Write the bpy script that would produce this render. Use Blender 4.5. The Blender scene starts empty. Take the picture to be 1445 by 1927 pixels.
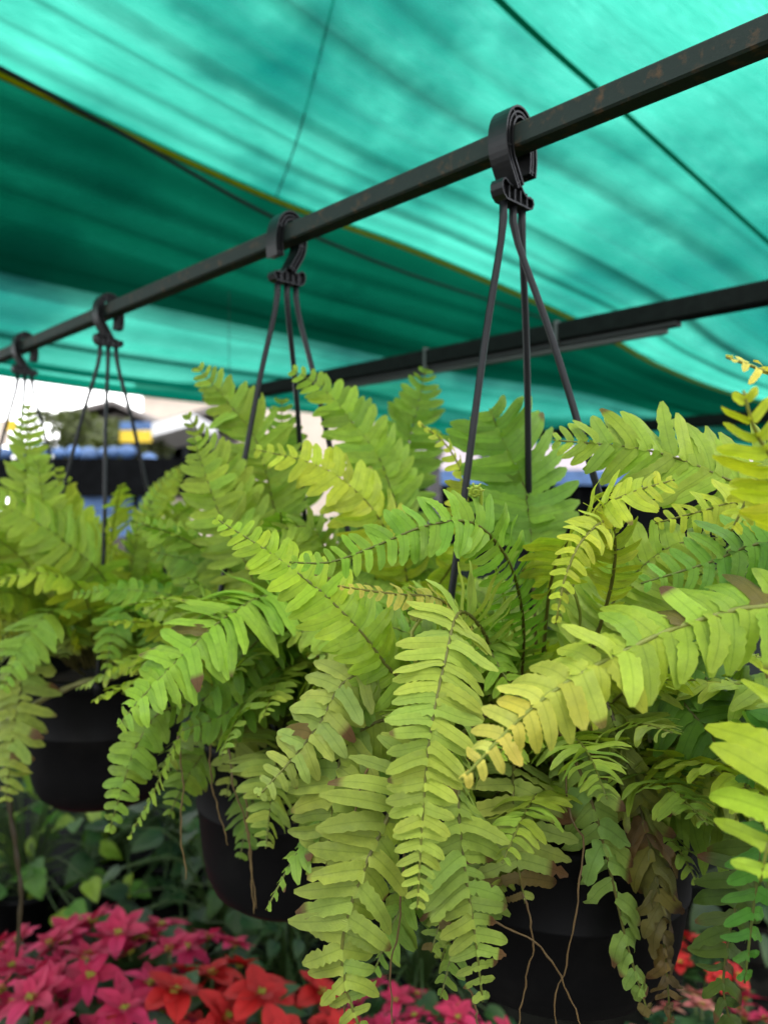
import bpy, math, random
from mathutils import Vector, Matrix
random.seed(11)
R = math.radians
S = bpy.context.scene
COL = S.collection

# ------------------------------------------------------------------ camera
ZC = 1.75                                   # eye height
F, CX, CY = 1447.0, 722.5, 963.5            # focal length and centre, in photo pixels
cd = bpy.data.cameras.new('camera'); cam = bpy.data.objects.new('camera', cd); COL.objects.link(cam)
cam.location = (0, 0, ZC); cam.rotation_euler = (R(90), 0, 0)
cd.sensor_fit = 'VERTICAL'; cd.sensor_height = 24.0; cd.lens = 24.0 * F / 1927.0
cd.clip_start = 0.02; cd.clip_end = 2000
cd.dof.use_dof = True; cd.dof.focus_distance = 0.49; cd.dof.aperture_fstop = 4.0
S.camera = cam

# ------------------------------------------------------------------ light
SUN_EL, SUN_AZ = 66.0, 165.0                # azimuth clockwise from +Y: behind the camera, to the right
w = bpy.data.worlds.new('World'); S.world = w; w.use_nodes = True
nt = w.node_tree; nt.nodes.clear()
def wn(t, **k):
    n = nt.nodes.new(t)
    for a, b in k.items(): setattr(n, a, b)
    return n
sky = wn('ShaderNodeTexSky', sky_type='NISHITA', sun_disc=False)
sky.sun_elevation = R(SUN_EL); sky.sun_rotation = R(SUN_AZ); sky.dust_density = 2.0
tc = wn('ShaderNodeTexCoord')
mp = wn('ShaderNodeMapping'); mp.inputs['Scale'].default_value = (1, 1, 1.8)
nz = wn('ShaderNodeTexNoise'); nz.inputs['Scale'].default_value = 2.8; nz.inputs['Detail'].default_value = 7; nz.inputs['Roughness'].default_value = .54
rp = wn('ShaderNodeValToRGB'); rp.color_ramp.elements[0].position = .36; rp.color_ramp.elements[1].position = .50
mx = wn('ShaderNodeMixRGB'); rq = wn('ShaderNodeValToRGB'); rq.color_ramp.elements[0].position = .44; rq.color_ramp.elements[1].position = .66
rq.color_ramp.elements[0].color = (.38, .39, .42, 1); rq.color_ramp.elements[1].color = (1, 1, 1, 1)
vm = wn('ShaderNodeVectorMath', operation='SCALE'); vm.inputs['Scale'].default_value = 22
bg = wn('ShaderNodeBackground'); bg.inputs['Strength'].default_value = 0.15
wo = wn('ShaderNodeOutputWorld')
L = nt.links.new
L(tc.outputs['Generated'], mp.inputs['Vector']); L(mp.outputs[0], nz.inputs['Vector']); L(nz.outputs['Fac'], rp.inputs[0])
L(nz.outputs['Fac'], rq.inputs[0]); L(rq.outputs[0], vm.inputs[0]); L(vm.outputs[0], mx.inputs[2]); L(rp.outputs[0], mx.inputs[0]); L(sky.outputs[0], mx.inputs[1]); L(mx.outputs[0], bg.inputs[0]); L(bg.outputs[0], wo.inputs[0])
sl = bpy.data.lights.new('sun', 'SUN'); sl.energy = 1.3; sl.angle = R(14); sl.color = (1, .95, .87)
so = bpy.data.objects.new('sun', sl); COL.objects.link(so)
sd = Vector((math.sin(R(SUN_AZ)) * math.cos(R(SUN_EL)), math.cos(R(SUN_AZ)) * math.cos(R(SUN_EL)), math.sin(R(SUN_EL))))
so.rotation_euler = sd.to_track_quat('Z', 'Y').to_euler()
S.view_settings.view_transform = 'Standard'; S.view_settings.look = 'None'; S.view_settings.gamma = 1
S.view_settings.exposure = 0.68; S.view_settings.use_curve_mapping = False
S.render.engine = 'CYCLES'
S.cycles.use_denoising = True
S.cycles.max_bounces = 10; S.cycles.transmission_bounces = 8; S.cycles.transparent_max_bounces = 24
S.cycles.diffuse_bounces = 4; S.cycles.sample_clamp_indirect = 6

# ------------------------------------------------------------------ helpers
def P(px, py, d):
    """the point that stands d metres in front of the eye at that photo pixel"""
    return Vector(((px - CX) / F * d, d, ZC - (py - CY) / F * d))

class MB:
    """collects one mesh"""
    def __init__(s): s.v = []; s.f = []; s.c = []; s.u = []
    def add(s, vs, fs, col=(1, 1, 1), uvs=None):
        b = len(s.v); s.v += [tuple(x) for x in vs]
        s.f += [tuple(b + i for i in q) for q in fs]
        s.c += col if isinstance(col, list) else [col] * len(vs)
        s.u += uvs if uvs else [(0, 0)] * len(vs)
    def box(s, c, size, M=None, col=(1, 1, 1)):
        x, y, z = [a / 2 for a in size]
        vs = [Vector((sx * x, sy * y, sz * z)) for sx in (-1, 1) for sy in (-1, 1) for sz in (-1, 1)]
        vs = [(M @ q if M else q) + Vector(c) for q in vs]
        s.add(vs, [(0, 1, 3, 2), (4, 6, 7, 5), (0, 4, 5, 1), (2, 3, 7, 6), (0, 2, 6, 4), (1, 5, 7, 3)], col)
    def tube(s, pts, r, n=8, col=(1, 1, 1), cap=True):
        pts = [Vector(p) for p in pts]; m = len(pts)
        rr = r if isinstance(r, list) else [r] * m
        vs, fs, cs = [], [], []
        ref = None
        for i, p in enumerate(pts):
            t = (pts[min(i + 1, m - 1)] - pts[max(i - 1, 0)]).normalized()
            if ref is None: ref = Vector((0, 0, 1)) if abs(t.z) < .9 else Vector((1, 0, 0))
            a = (ref - t * ref.dot(t)).normalized(); ref = a; b = t.cross(a)
            for k in range(n):
                q = 2 * math.pi * k / n
                vs.append(p + (a * math.cos(q) + b * math.sin(q)) * rr[i])
                cs.append(col[i] if isinstance(col, list) else col)
        for i in range(m - 1):
            for k in range(n):
                fs.append((i * n + k, i * n + (k + 1) % n, (i + 1) * n + (k + 1) % n, (i + 1) * n + k))
        if cap: fs += [tuple(range(n))[::-1], tuple((m - 1) * n + k for k in range(n))]
        s.add(vs, fs, cs)
    def lathe(s, prof, n=40, c=(0, 0, 0), col=(1, 1, 1)):
        vs, fs = [], []
        for r, z in prof:
            for k in range(n):
                a = 2 * math.pi * k / n
                vs.append((c[0] + r * math.cos(a), c[1] + r * math.sin(a), c[2] + z))
        for i in range(len(prof) - 1):
            for k in range(n):
                fs.append((i * n + k, i * n + (k + 1) % n, (i + 1) * n + (k + 1) % n, (i + 1) * n + k))
        s.add(vs, fs, col)
    def prism(s, poly, O, U, W, Z, half):
        """outline in (U, Z) extruded half to either side along W"""
        n = len(poly); vs = []
        for h in (-half, half):
            for (a, b) in poly: vs.append(O + U * a + Z * b + W * h)
        s.add(vs, [tuple(range(n)), tuple(range(n, 2 * n))[::-1]] + [(i, i + n, (i + 1) % n + n, (i + 1) % n) for i in range(n)])
    def mesh(s, name, mat, smooth=True):
        me = bpy.data.meshes.new(name); me.from_pydata(s.v, [], s.f)
        ca = me.attributes.new('tint', 'FLOAT_COLOR', 'POINT')
        ca.data.foreach_set('color', [x for c in s.c for x in (c[0], c[1], c[2], 1)])
        uv = me.uv_layers.new(name='UVMap')
        li = [0] * len(me.loops); me.loops.foreach_get('vertex_index', li)
        uv.data.foreach_set('uv', [x for i in li for x in s.u[i]])
        if smooth: me.polygons.foreach_set('use_smooth', [True] * len(me.polygons))
        me.materials.append(mat); me.update()
        return me
    def obj(s, name, mat, parent=None, smooth=True, loc=None):
        o = bpy.data.objects.new(name, s.mesh(name, mat, smooth)); COL.objects.link(o)
        if parent: o.parent = parent
        if loc is not None: o.location = loc
        return o

def thing(name, label, cat, loc=(0, 0, 0), group=None):
    o = bpy.data.objects.new(name, None); COL.objects.link(o)
    o.empty_display_size = .05; o.location = loc
    return tag(o, label, cat, group)
def tag(o, label, cat, group=None):
    o['label'] = label; o['category'] = cat
    if group: o['group'] = group
    return o
def struct(o): o['kind'] = 'structure'; return o
def copy_tree(o, parent=None):
    c = o.copy(); COL.objects.link(c)
    if parent: c.parent = parent
    for ch in o.children: copy_tree(ch, c)
    return c
def spline(pts, n):
    """Catmull-Rom through pts, resampled to n+1 even points"""
    p = [pts[0] * 2 - pts[1]] + list(pts) + [pts[-1] * 2 - pts[-2]]
    out = []
    for i in range(1, len(p) - 2):
        for k in range(16):
            t = k / 16; a, b, c, d = p[i - 1], p[i], p[i + 1], p[i + 2]
            out.append(.5 * ((2 * b) + (c - a) * t + (2 * a - 5 * b + 4 * c - d) * t * t + (3 * b - a - 3 * c + d) * t ** 3))
    out.append(pts[-1].copy())
    ac = [0]
    for i in range(1, len(out)): ac.append(ac[-1] + (out[i] - out[i - 1]).length)
    res, j = [], 0
    for k in range(n + 1):
        s = ac[-1] * k / n
        while j < len(ac) - 2 and ac[j + 1] < s: j += 1
        q = (s - ac[j]) / max(1e-9, ac[j + 1] - ac[j])
        res.append(out[j].lerp(out[j + 1], min(1, max(0, q))))
    return res, ac[-1]
def mixc(a, b, t): return tuple(x + (y - x) * t for x, y in zip(a, b))
def sm(x): x = min(1, max(0, x)); return x * x * (3 - 2 * x)

# ------------------------------------------------------------------ materials
class NT:
    def __init__(s, name):
        s.m = bpy.data.materials.new(name); s.m.use_nodes = True; s.t = s.m.node_tree; s.t.nodes.clear()
        s.out = s.n('ShaderNodeOutputMaterial')
    def n(s, t, ins={}, **k):
        x = s.t.nodes.new(t)
        for a, b in k.items(): setattr(x, a, b)
        for a, b in ins.items():
            if hasattr(b, 'is_output'): s.t.links.new(b, x.inputs[a])
            else: x.inputs[a].default_value = b
        return x
    def done(s, sh): s.t.links.new(sh, s.out.inputs['Surface']); return s.m
    def ramp(s, fac, stops):
        r = s.n('ShaderNodeValToRGB', {0: fac}); e = r.color_ramp.elements
        while len(e) < len(stops): e.new(.5)
        for x, (p, c) in zip(e, stops): x.position = p; x.color = (*c, 1)
        return r.outputs[0]

def plain(name, col, rough=.6, noise=.25, scale=30, metal=0, bump=0, spec=.5, col2=None, thr=(.4, .65)):
    k = NT(name); tc = k.n('ShaderNodeTexCoord')
    nz = k.n('ShaderNodeTexNoise', {'Vector': tc.outputs['Object'], 'Scale': scale, 'Detail': 6, 'Roughness': .65})
    a = tuple(c * (1 - noise) for c in col); b = col2 if col2 else tuple(min(1, c * (1 + noise)) for c in col)
    c = k.ramp(nz.outputs['Fac'], [(thr[0], a), (thr[1], b)])
    p = k.n('ShaderNodeBsdfPrincipled', {'Base Color': c, 'Roughness': rough, 'Metallic': metal, 'Specular IOR Level': spec})
    if bump:
        bn = k.n('ShaderNodeBump', {'Height': nz.outputs['Fac'], 'Strength': bump, 'Distance': .002})
        k.t.links.new(bn.outputs[0], p.inputs['Normal'])
    return k.done(p.outputs[0])

def leafmat(name, vein=60, trans=.35, gloss=.42, tcol=(1.25, 1.35, .6)):
    k = NT(name)
    at = k.n('ShaderNodeAttribute', attribute_name='tint')
    tc = k.n('ShaderNodeTexCoord')
    nz = k.n('ShaderNodeTexNoise', {'Vector': tc.outputs['Object'], 'Scale': 120, 'Detail': 5, 'Roughness': .7})
    v = k.ramp(nz.outputs['Fac'], [(.3, (.80, .82, .8)), (.7, (1.12, 1.10, 1.0))])
    c1 = k.n('ShaderNodeMixRGB', {0: 1, 1: at.outputs['Color'], 2: v}, blend_type='MULTIPLY')
    uv = k.n('ShaderNodeUVMap', uv_map='UVMap'); sp = k.n('ShaderNodeSeparateXYZ', {0: uv.outputs[0]})
    ay = k.n('ShaderNodeMath', {0: sp.outputs[1]}, operation='ABSOLUTE')
    mid = k.ramp(ay.outputs[0], [(.0, (.66, .70, .55)), (.05, (.80, .84, .75)), (.12, (1, 1, 1)), (.8, (1, 1, 1)), (1, (1.15, 1.10, 1.1))])
    c2 = k.n('ShaderNodeMixRGB', {0: .8, 1: c1.outputs[0], 2: mid}, blend_type='MULTIPLY')
    # side veins run obliquely out from the midrib
    ph = k.n('ShaderNodeMath', {0: sp.outputs[0], 1: ay.outputs[0]}, operation='SUBTRACT')
    ph.inputs[1].default_value = 0; k.t.links.new(ay.outputs[0], ph.inputs[1])
    ml = k.n('ShaderNodeMath', {0: ph.outputs[0], 1: float(vein)}, operation='MULTIPLY')
    sn = k.n('ShaderNodeMath', {0: ml.outputs[0]}, operation='SINE')
    vc = k.ramp(sn.outputs[0], [(.0, (.90, .93, .88)), (.75, (1.03, 1.02, 1.02))])
    c2 = k.n('ShaderNodeMixRGB', {0: .75, 1: c2.outputs[0], 2: vc}, blend_type='MULTIPLY')
    bp = k.n('ShaderNodeBump', {'Height': sn.outputs[0], 'Strength': .45, 'Distance': .0007})
    nb = k.n('ShaderNodeBump', {'Height': nz.outputs['Fac'], 'Strength': .35, 'Distance': .0012, 'Normal': bp.outputs[0]})
    p = k.n('ShaderNodeBsdfPrincipled', {'Base Color': c2.outputs[0], 'Roughness': gloss, 'Normal': nb.outputs[0], 'Specular IOR Level': .35})
    tcn = k.n('ShaderNodeMixRGB', {0: 1, 1: c2.outputs[0], 2: (*tcol, 1)}, blend_type='MULTIPLY')
    tr = k.n('ShaderNodeBsdfTranslucent', {'Color': tcn.outputs[0], 'Normal': nb.outputs[0]})
    ms = k.n('ShaderNodeMixShader', {0: trans, 1: p.outputs[0], 2: tr.outputs[0]})
    return k.done(ms.outputs[0])

def netmat(name):
    """woven green shade cloth: dyed translucent threads with open mesh between them"""
    k = NT(name); at = k.n('ShaderNodeAttribute', attribute_name='tint')
    uv = k.n('ShaderNodeUVMap', uv_map='UVMap')
    mp = k.n('ShaderNodeMapping', {'Vector': uv.outputs[0], 'Scale': (.55, 9, 1)})
    st = k.n('ShaderNodeTexNoise', {'Vector': mp.outputs[0], 'Scale': 1.0, 'Detail': 6, 'Roughness': .7})
    mp2 = k.n('ShaderNodeMapping', {'Vector': uv.outputs[0], 'Scale': (30, 420, 1)})
    s2 = k.n('ShaderNodeTexNoise', {'Vector': mp2.outputs[0], 'Scale': 1.0, 'Detail': 3, 'Roughness': .6})
    ad = k.n('ShaderNodeMath', {0: st.outputs['Fac'], 1: s2.outputs['Fac']}, operation='ADD')
    hv = k.n('ShaderNodeMapRange', {'Value': ad.outputs[0], 'From Min': .7, 'From Max': 1.3, 'To Min': .40, 'To Max': .72})
    tcol = k.ramp(st.outputs['Fac'], [(.30, (.042, .295, .222)), (.45, (.050, .315, .24)), (.62, (.060, .33, .255))])
    wv = k.ramp(s2.outputs['Fac'], [(.35, (.82, .84, .84)), (.65, (1.10, 1.08, 1.08))])
    tcol = k.n('ShaderNodeMixRGB', {0: 1, 1: tcol, 2: wv}, blend_type='MULTIPLY').outputs[0]
    tcol = k.n('ShaderNodeMixRGB', {0: 1, 1: tcol, 2: at.outputs['Color']}, blend_type='MULTIPLY').outputs[0]
    tp = k.n('ShaderNodeBsdfTransparent', {'Color': tcol})
    lcol = k.ramp(st.outputs['Fac'], [(.30, (.002, .225, .145)), (.45, (.003, .245, .16)), (.62, (.004, .26, .175))])
    lcol = k.n('ShaderNodeMixRGB', {0: 1, 1: lcol, 2: at.outputs['Color']}, blend_type='MULTIPLY').outputs[0]
    tl = k.n('ShaderNodeBsdfTranslucent', {'Color': lcol})
    df = k.n('ShaderNodeBsdfDiffuse', {'Color': (.004, .16, .10, 1)})
    m1 = k.n('ShaderNodeMixShader', {0: .3, 1: tl.outputs[0], 2: df.outputs[0]})
    m2 = k.n('ShaderNodeMixShader', {0: hv.outputs[0], 1: m1.outputs[0], 2: tp.outputs[0]})
    return k.done(m2.outputs[0])

M_NET = netmat('green_shade_cloth')
M_HEM = leafmat('olive_selvedge', vein=400, trans=.75, gloss=.7, tcol=(1, 1, 1))
M_ROD = plain('painted_steel', (.015, .025, .020), .6, .25, 90, bump=.3, col2=(.085, .045, .02), thr=(.54, .76), spec=.25)
M_BLK = plain('black_plastic', (.007, .0075, .008), .42, .35, 40, bump=.15, spec=.3)
M_STRAP = plain('black_strand', (.007, .008, .009), .38, .2, 60, spec=.22)
M_POT = plain('black_pot', (.0045, .0045, .0048), .55, .4, 18, bump=.3, spec=.10, col2=(.0085, .008, .0075), thr=(.5, .85))
M_SOIL = plain('soil', (.022, .015, .010), .95, .5, 80, bump=1)
M_LEAF = leafmat('fern_leaf')
M_STEM = leafmat('fern_stem', trans=.05)
M_BRACT = leafmat('bract', vein=40, trans=.25, gloss=.6, tcol=(1.2, .7, .7))
M_GLEAF = leafmat('green_leaf', vein=30, trans=.25, gloss=.4)
M_ROPE = plain('dark_rope', (.014, .020, .017), .8, .3, 200)
M_WIRE = plain('galvanised_wire', (.10, .11, .10), .5, .2, 100)

# ------------------------------------------------------------------ setting
def sheet(name, pts, mat, smooth=False):
    b = MB(); b.add([Vector(p) for p in pts], [(0, 1, 2, 3)]); return b.obj(name, mat, smooth=smooth)
struct(sheet('ground', [(-300, -300, 0), (300, -300, 0), (300, 600, 0), (-300, 600, 0)], plain('dark_soil', (.035, .030, .024), .9, .4, 3, bump=.6)))

# steel rods run from near right to far left; hems and cables run the other way
RD = Vector((-.98, 1, 0)).normalized(); HU = Vector((1, .98, 0)).normalized(); Z = Vector((0, 0, 1))
RODZ = ZC + .3135
M_DROD = plain('black_steel', (.0045, .0065, .0055), .7, .3, 60, bump=.2, spec=.12)
def rod(c, d0, d1, half, label, z=RODZ, mat=None):
    b = MB(); a = Vector((c - .98 * d0, d0, z)); e = Vector((c - .98 * d1, d1, z))
    n = 24; vs = []; fs = []; bev = half * .18
    sec = [(-half + bev, -half), (half - bev, -half), (half, -half + bev), (half, half - bev), (half - bev, half), (-half + bev, half), (-half, half - bev), (-half, -half + bev)]
    for i in range(n + 1):
        q = a.lerp(e, i / n)
        for (x, y) in sec: vs.append(q + HU * x + Z * y)
    for i in range(n):
        for k in range(8): fs.append((i * 8 + k, i * 8 + (k + 1) % 8, i * 8 + 8 + (k + 1) % 8, i * 8 + 8 + k))
    fs += [tuple(range(8)), tuple(n * 8 + k for k in range(8))[::-1]]
    b.add(vs, fs); o = b.obj('steel_rod', mat or M_ROD, smooth=False)
    return tag(o, label, 'rod', 'square steel rods under the shade net')
rod(.748, -.35, 3.3, .0099, 'rusty dark square rod that the fern hooks hang on')
rod(1.690, -.2, 2.20, .0165, 'thicker dark square rod behind the hooks with a pale tube light under it', RODZ + .012, M_DROD)
rod(3.70, .5, 3.35, .02, 'far dark square rod low behind the right hand fern fronds', RODZ, M_DROD)
# tube light fixed under the second rod
def on2(d, z=0): return Vector((1.690 - .98 * d, d, RODZ + .012 + z))
t = thing('tube_light', 'unlit pale batten tube light under the thicker rod', 'lamp', on2(1.54, -.0220))
b = MB(); Mr = Matrix((HU, RD, Z)).transposed()
b.box(Vector((0, 0, 0)), (.020, .84, .007), Mr); b.obj('batten', plain('grey_enamel', (.008, .01, .009), .7, .1), t, False)
b = MB(); b.tube([-RD * .40 + Vector((0, 0, -.008)), RD * .40 + Vector((0, 0, -.008))], .0058, 12); b.obj('tube', plain('opal_tube', (.05, .062, .055), .6, .05), t)
for s in (-.2, .12):
    b = MB(); b.box(RD * s + Vector((0, 0, .020)), (.035, .006, .043), Mr); b.obj('clip', plain('pale_clip', (.06, .07, .065), .5, .05), t, False)

# posts at the far ends of the rods (out of the picture)
for (x, y, l) in ((-2.50, 3.30, 'steel post at the far end of the fern rod'), (1.11, -.36, 'steel post at the near end of the fern rod'), (1.90, -.2, 'steel post at the near end of the thicker rod')):
    b = MB(); b.box((x, y, 1.4), (.05, .05, 2.8)); tag(b.obj('steel_post', M_ROD, None, False), l, 'post')

# ------------------------------------------------------------------ shade net
def at_s(hemline, q):
    n = len(hemline) - 1; f = q * n; i = min(n - 1, int(f)); return hemline[i].lerp(hemline[i + 1], f - i)
hem_pts = [Vector((-1.75, .85, ZC + 1.02))] + [P(-250, 20, 1.54), P(0, 132, 1.74), P(520, 372, 2.39), P(800, 476, 2.77), P(1100, 607, 3.45), P(1250, 690, 4.15), P(1405, 747, 5.0), P(1640, 800, 6.2)]
HEM, HLEN = spline(hem_pts, 90)
AWAY = Vector((.715, -.70, 0))              # across the hem towards the near right
def rippled(s, v, k=0):
    return .010 * math.sin(v * 23 + 1.3 * math.sin(s * 1.7 + k)) + .006 * math.sin(v * 51 + s * 2.3 + k) + .004 * math.sin(v * 97 - s * 3.1)
def fold_tone(bands, s, v):
    """cloth colour factor: lower in bands that paint in the darker folds"""
    g = 1.0
    for (v0, wd, st, wan, f) in bands:
        wd *= 1.7; x = (v - v0 - wan * math.sin(s * f + v0 * 9)) / (wd * (1 + .4 * math.sin(s * 3.3 + v0 * 20)))
        if abs(x) < 3: g *= 1 - min(.85, st * 1.45) * (.65 + .35 * math.sin(s * 4.7 + v0 * 31)) * math.exp(-x * x)
    return (g, g, g)
def net(name, line, vs, hfun, dirv, bands, k=0):
    b = MB(); n = len(line); verts = []; uvs = []; cs = []
    for v in vs:
        for i, p in enumerate(line):
            s = i / (n - 1); q = p + dirv * v
            verts.append(Vector((q.x, q.y, p.z + hfun(s, v) + rippled(s * 4, v, k) * min(1, abs(v) * 6))))
            uvs.append((s * 4, v)); cs.append(fold_tone(bands, s, v))
    fs = [(j * n + i, j * n + i + 1, (j + 1) * n + i + 1, (j + 1) * n + i) for j in range(len(vs) - 1) for i in range(n - 1)]
    b.add(verts, fs, cs, uvs)
    return b.obj(name, M_NET)
NG = 'green shade nets overhead'
va = [i * .009 for i in range(0, 180)]  # unseen near edge cut short so open sky lights the ferns
A = net('shade_net', HEM, va, lambda s, v: .02 * v + .10 * math.sin(min(v, 2.1) / 2.1 * math.pi) * (.3 + s), AWAY,
        [(.06, .012, .35, .01, 2), (.16, .013, .62, .02, 3), (.245, .010, .35, .02, 4), (.36, .016, .55, .03, 2.5), (.50, .012, .30, .03, 3), (.63, .02, .38, .03, 4), (.78, .010, .22, .02, 3), (1.12, .013, .28, .02, 3), (1.38, .02, .22, .04, 3)])
tag(A, 'light green overhead net with a yellowish hem, clouds showing through it', 'shade net', NG)
b = MB()                                    # the hem: a flat folded band along the edge
vs = []; fs = []
for i, p in enumerate(HEM):
    for (dv, dz) in ((-.026, -.003), (.004, -.004), (.004, -.007), (-.026, -.006)): vs.append(p + AWAY * dv + Z * dz)
for i in range(len(HEM) - 1):
    for k in range(4): fs.append((i * 4 + k, i * 4 + (k + 1) % 4, i * 4 + 4 + (k + 1) % 4, i * 4 + 4 + k))
b.add(vs, fs, (.62, .58, .02)); b.obj('hem', M_HEM, A, False)
low = [Vector((-2.6, 2.05, ZC + .62)), P(-250, 668, 2.75), P(0, 706, 3.10), P(380, 752, 3.75), P(600, 778, 4.3), P(850, 822, 5.3), P(1100, 838, 6.0), P(1445, 850, 7.3), P(1700, 860, 8.6)]
LOW, _ = spline(low, 90)
def net2(name, lo, hi, t0, t1, lift, k, bands, n=150, weave=1.0):
    b = MB(); m = len(lo); verts = []; uvs = []; cs = []
    for r_ in range(n + 1):
        t = t0 + (t1 - t0) * r_ / n
        for i in range(m):
            s = i / (m - 1); tt = t + .012 * math.sin(s * 5 + t * 7) * min(1, (1 - t) * 6)
            p = lo[i].lerp(hi[i], tt)
            sag = -.16 * math.sin(max(0, min(1, tt)) * math.pi) * (.5 + .5 * math.sin(s * 5.0 + .6) ** 2)
            rz = min(1, (1 - tt) * 7) * .020 * math.sin(tt * 34 + 2 * math.sin(s * 3 + k)) + min(1, (1 - tt) * 7) * (.011 * math.sin(tt * 71 + s * 4 + k) + .010 * math.sin(s * 22 + tt * 5))
            verts.append(Vector((p.x, p.y, p.z + sag + rz + lift * min(1, (1 - tt) * 8 + .02)))); uvs.append((s * 4, tt * 2)); cs.append(tuple(weave * q for q in fold_tone(bands, s, t)))
    fs = [(j * m + i, j * m + i + 1, (j + 1) * m + i + 1, (j + 1) * m + i) for j in range(n) for i in range(m - 1)]
    b.add(verts, fs, cs, uvs); return b.obj(name, M_NET)
HI = [p + Vector((0, 0, .008)) - AWAY * .004 for p in HEM]
B_ = net2('shade_net', LOW, HI, 0, 1.0, 0, .4, [(.05, .012, .4, .01, 3), (.11, .010, .35, .01, 4), (.17, .016, .5, .015, 3), (.24, .012, .45, .02, 4), (.31, .02, .55, .02, 3), (.38, .012, .45, .02, 4), (.46, .018, .6, .03, 2.5), (.54, .012, .5, .02, 3), (.66, .03, .55, .03, 3), (.80, .02, .35, .02, 4), (.93, .03, .45, .01, 3)], weave=.92)
tag(B_, 'low sagging green net behind the hem, hanging down to the street side', 'shade net', NG)
C_ = net2('shade_net', LOW, HI, .57, 1.0, .07, 1.9, [(.63, .02, .45, .02, 3), (.72, .03, .5, .03, 2), (.82, .015, .4, .02, 4), (.9, .02, .5, .02, 3)], weave=.86)
tag(C_, 'doubled dark green net laid over the sagging one just behind the hem', 'shade net', NG)
# ropes and wires
def line_thing(name, pts, r, mat, label, cat):
    p, _ = spline(pts, 40); rr = [r[0] + (r[1] - r[0]) * i / 40 for i in range(41)] if isinstance(r, tuple) else r
    b = MB(); b.tube(p, rr, 8); return tag(b.obj(name, mat), label, cat)
line_thing('cable', [P(-200, 30, 1.58), P(0, 128, 1.69), P(250, 262, 1.93), P(520, 412, 2.22), P(760, 512, 2.62), P(1000, 592, 3.12), P(1300, 700, 4.6)], (.0070, .0022), M_ROPE, 'dark cable stretched just under the net hem', 'cable')
line_thing('cord', [P(650, -90, 1.47), P(600, 110, 1.78), P(560, 260, 2.07), P(520, 372, 2.37)], .0022, M_ROPE, 'thin cord running up the pale net above the second hook', 'cord')
sp_, _ = spline([Vector((-.2, 1.05, ZC + 1.07))] + [P(940, 0, 1.53), P(1190, 225, 1.98), P(1445, 455, 2.70), P(1560, 560, 3.05)], 50)
b = MB(); vs = []; fs = []                   # doubled seam stitched to the net
for p in sp_:
    for (dv, dz) in ((-.007, 0), (.007, 0), (.008, -.004), (-.008, -.004)): vs.append(p + AWAY * dv + Z * dz)
for i in range(50):
    for k in (0, 2): fs.append((i * 4 + k, i * 4 + k + 1, i * 4 + 5 + k, i * 4 + 4 + k))
b.add(vs, fs); b.obj('seam', M_NET, A, False)
line_thing('wire', [on2(2.17, .016), on2(2.17, .30)], .0009, M_ROPE, 'thin wire at the end of the thicker rod', 'wire')

# ------------------------------------------------------------------ hanging pots
def hook(parent, O, flip):
    """moulded hook over the rod, three ribs on a web, with a winged bar below"""
    U = HU * flip; b = MB()
    path = [(19, -25), (20.5, -12), (19, 4), (13, 17), (2, 23.5), (-10, 21), (-18, 11), (-20, -3), (-17, -16), (-9, -28), (-1, -39)]
    pts, _ = spline([Vector((x * .84, 0, z)) * .001 for x, z in path], 34)
    def sweep(r0, r1, hw):
        vs, fs = [], []
        for i, p in enumerate(pts):
            t = (pts[min(i + 1, 34)] - pts[max(i - 1, 0)]).normalized(); nn = Vector((t.z, 0, -t.x))
            for (r, h) in ((r0, -hw), (r1, -hw), (r1, hw), (r0, hw)):
                q = p + nn * r; vs.append(O + U * q.x + Z * q.z + RD * h)
        for i in range(34):
            for k in range(4): fs.append((i * 4 + k, i * 4 + (k + 1) % 4, i * 4 + 4 + (k + 1) % 4, i * 4 + 4 + k))
        fs += [(0, 1, 2, 3), (136, 139, 138, 137)]
        b.add(vs, fs)
    sweep(-.0040, .0040, .0022); sweep(-.0050, -.0034, .0095); sweep(-.0007, .0007, .0088); sweep(.0034, .0050, .0095)
    for i in (1, 9, 17, 25, 33):             # cross ribs
        t = (pts[min(i + 1, 34)] - pts[i - 1]).normalized(); nn = Vector((t.z, 0, -t.x)); p = pts[i]
        X = (U * nn.x + Z * nn.z); Y = (U * t.x + Z * t.z)
        b.box(O + U * p.x + Z * p.z, (.0078, .0013, .0172), Matrix((X, Y, RD)).transposed())
    b.obj('hook', M_BLK, parent, False)
    b = MB()
    wing = [(-22, -40), (-20.5, -37), (-17, -36), (-13, -38.5), (-8, -40), (-5, -36), (4, -36), (7, -40), (12, -43.5), (17, -42.5), (21, -43.5), (22, -47), (20, -51), (16, -52.5), (8, -52), (-8, -52), (-16, -52), (-20, -49), (-22, -45)]
    wing = [(a * .001, c * .001) for a, c in wing]
    b.prism(wing, O, U, RD, Z, .0022)
    for i in range(len(wing)):
        a, c = wing[i], wing[(i + 1) % len(wing)]
        mid = ((a[0] + c[0]) / 2, (a[1] + c[1]) / 2); dx, dz = c[0] - a[0], c[1] - a[1]; l = math.hypot(dx, dz)
        Y = (U * dx + Z * dz) / l; X = Y.cross(RD)
        b.box(O + U * mid[0] + Z * mid[1], (.0014, l + .0008, .0125), Matrix((X, Y, RD)).transposed())
    for x in (-12, -4, 4, 13):
        b.box(O + U * x * .001 + Z * -.0455, (.0013, .0110, .0110), Matrix((U, RD, Z)).transposed())
    b.obj('hanger_bar', M_BLK, parent, False)
    return [O + U * x + Z * -.052 for x in (-.013, 0, .013)]

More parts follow.
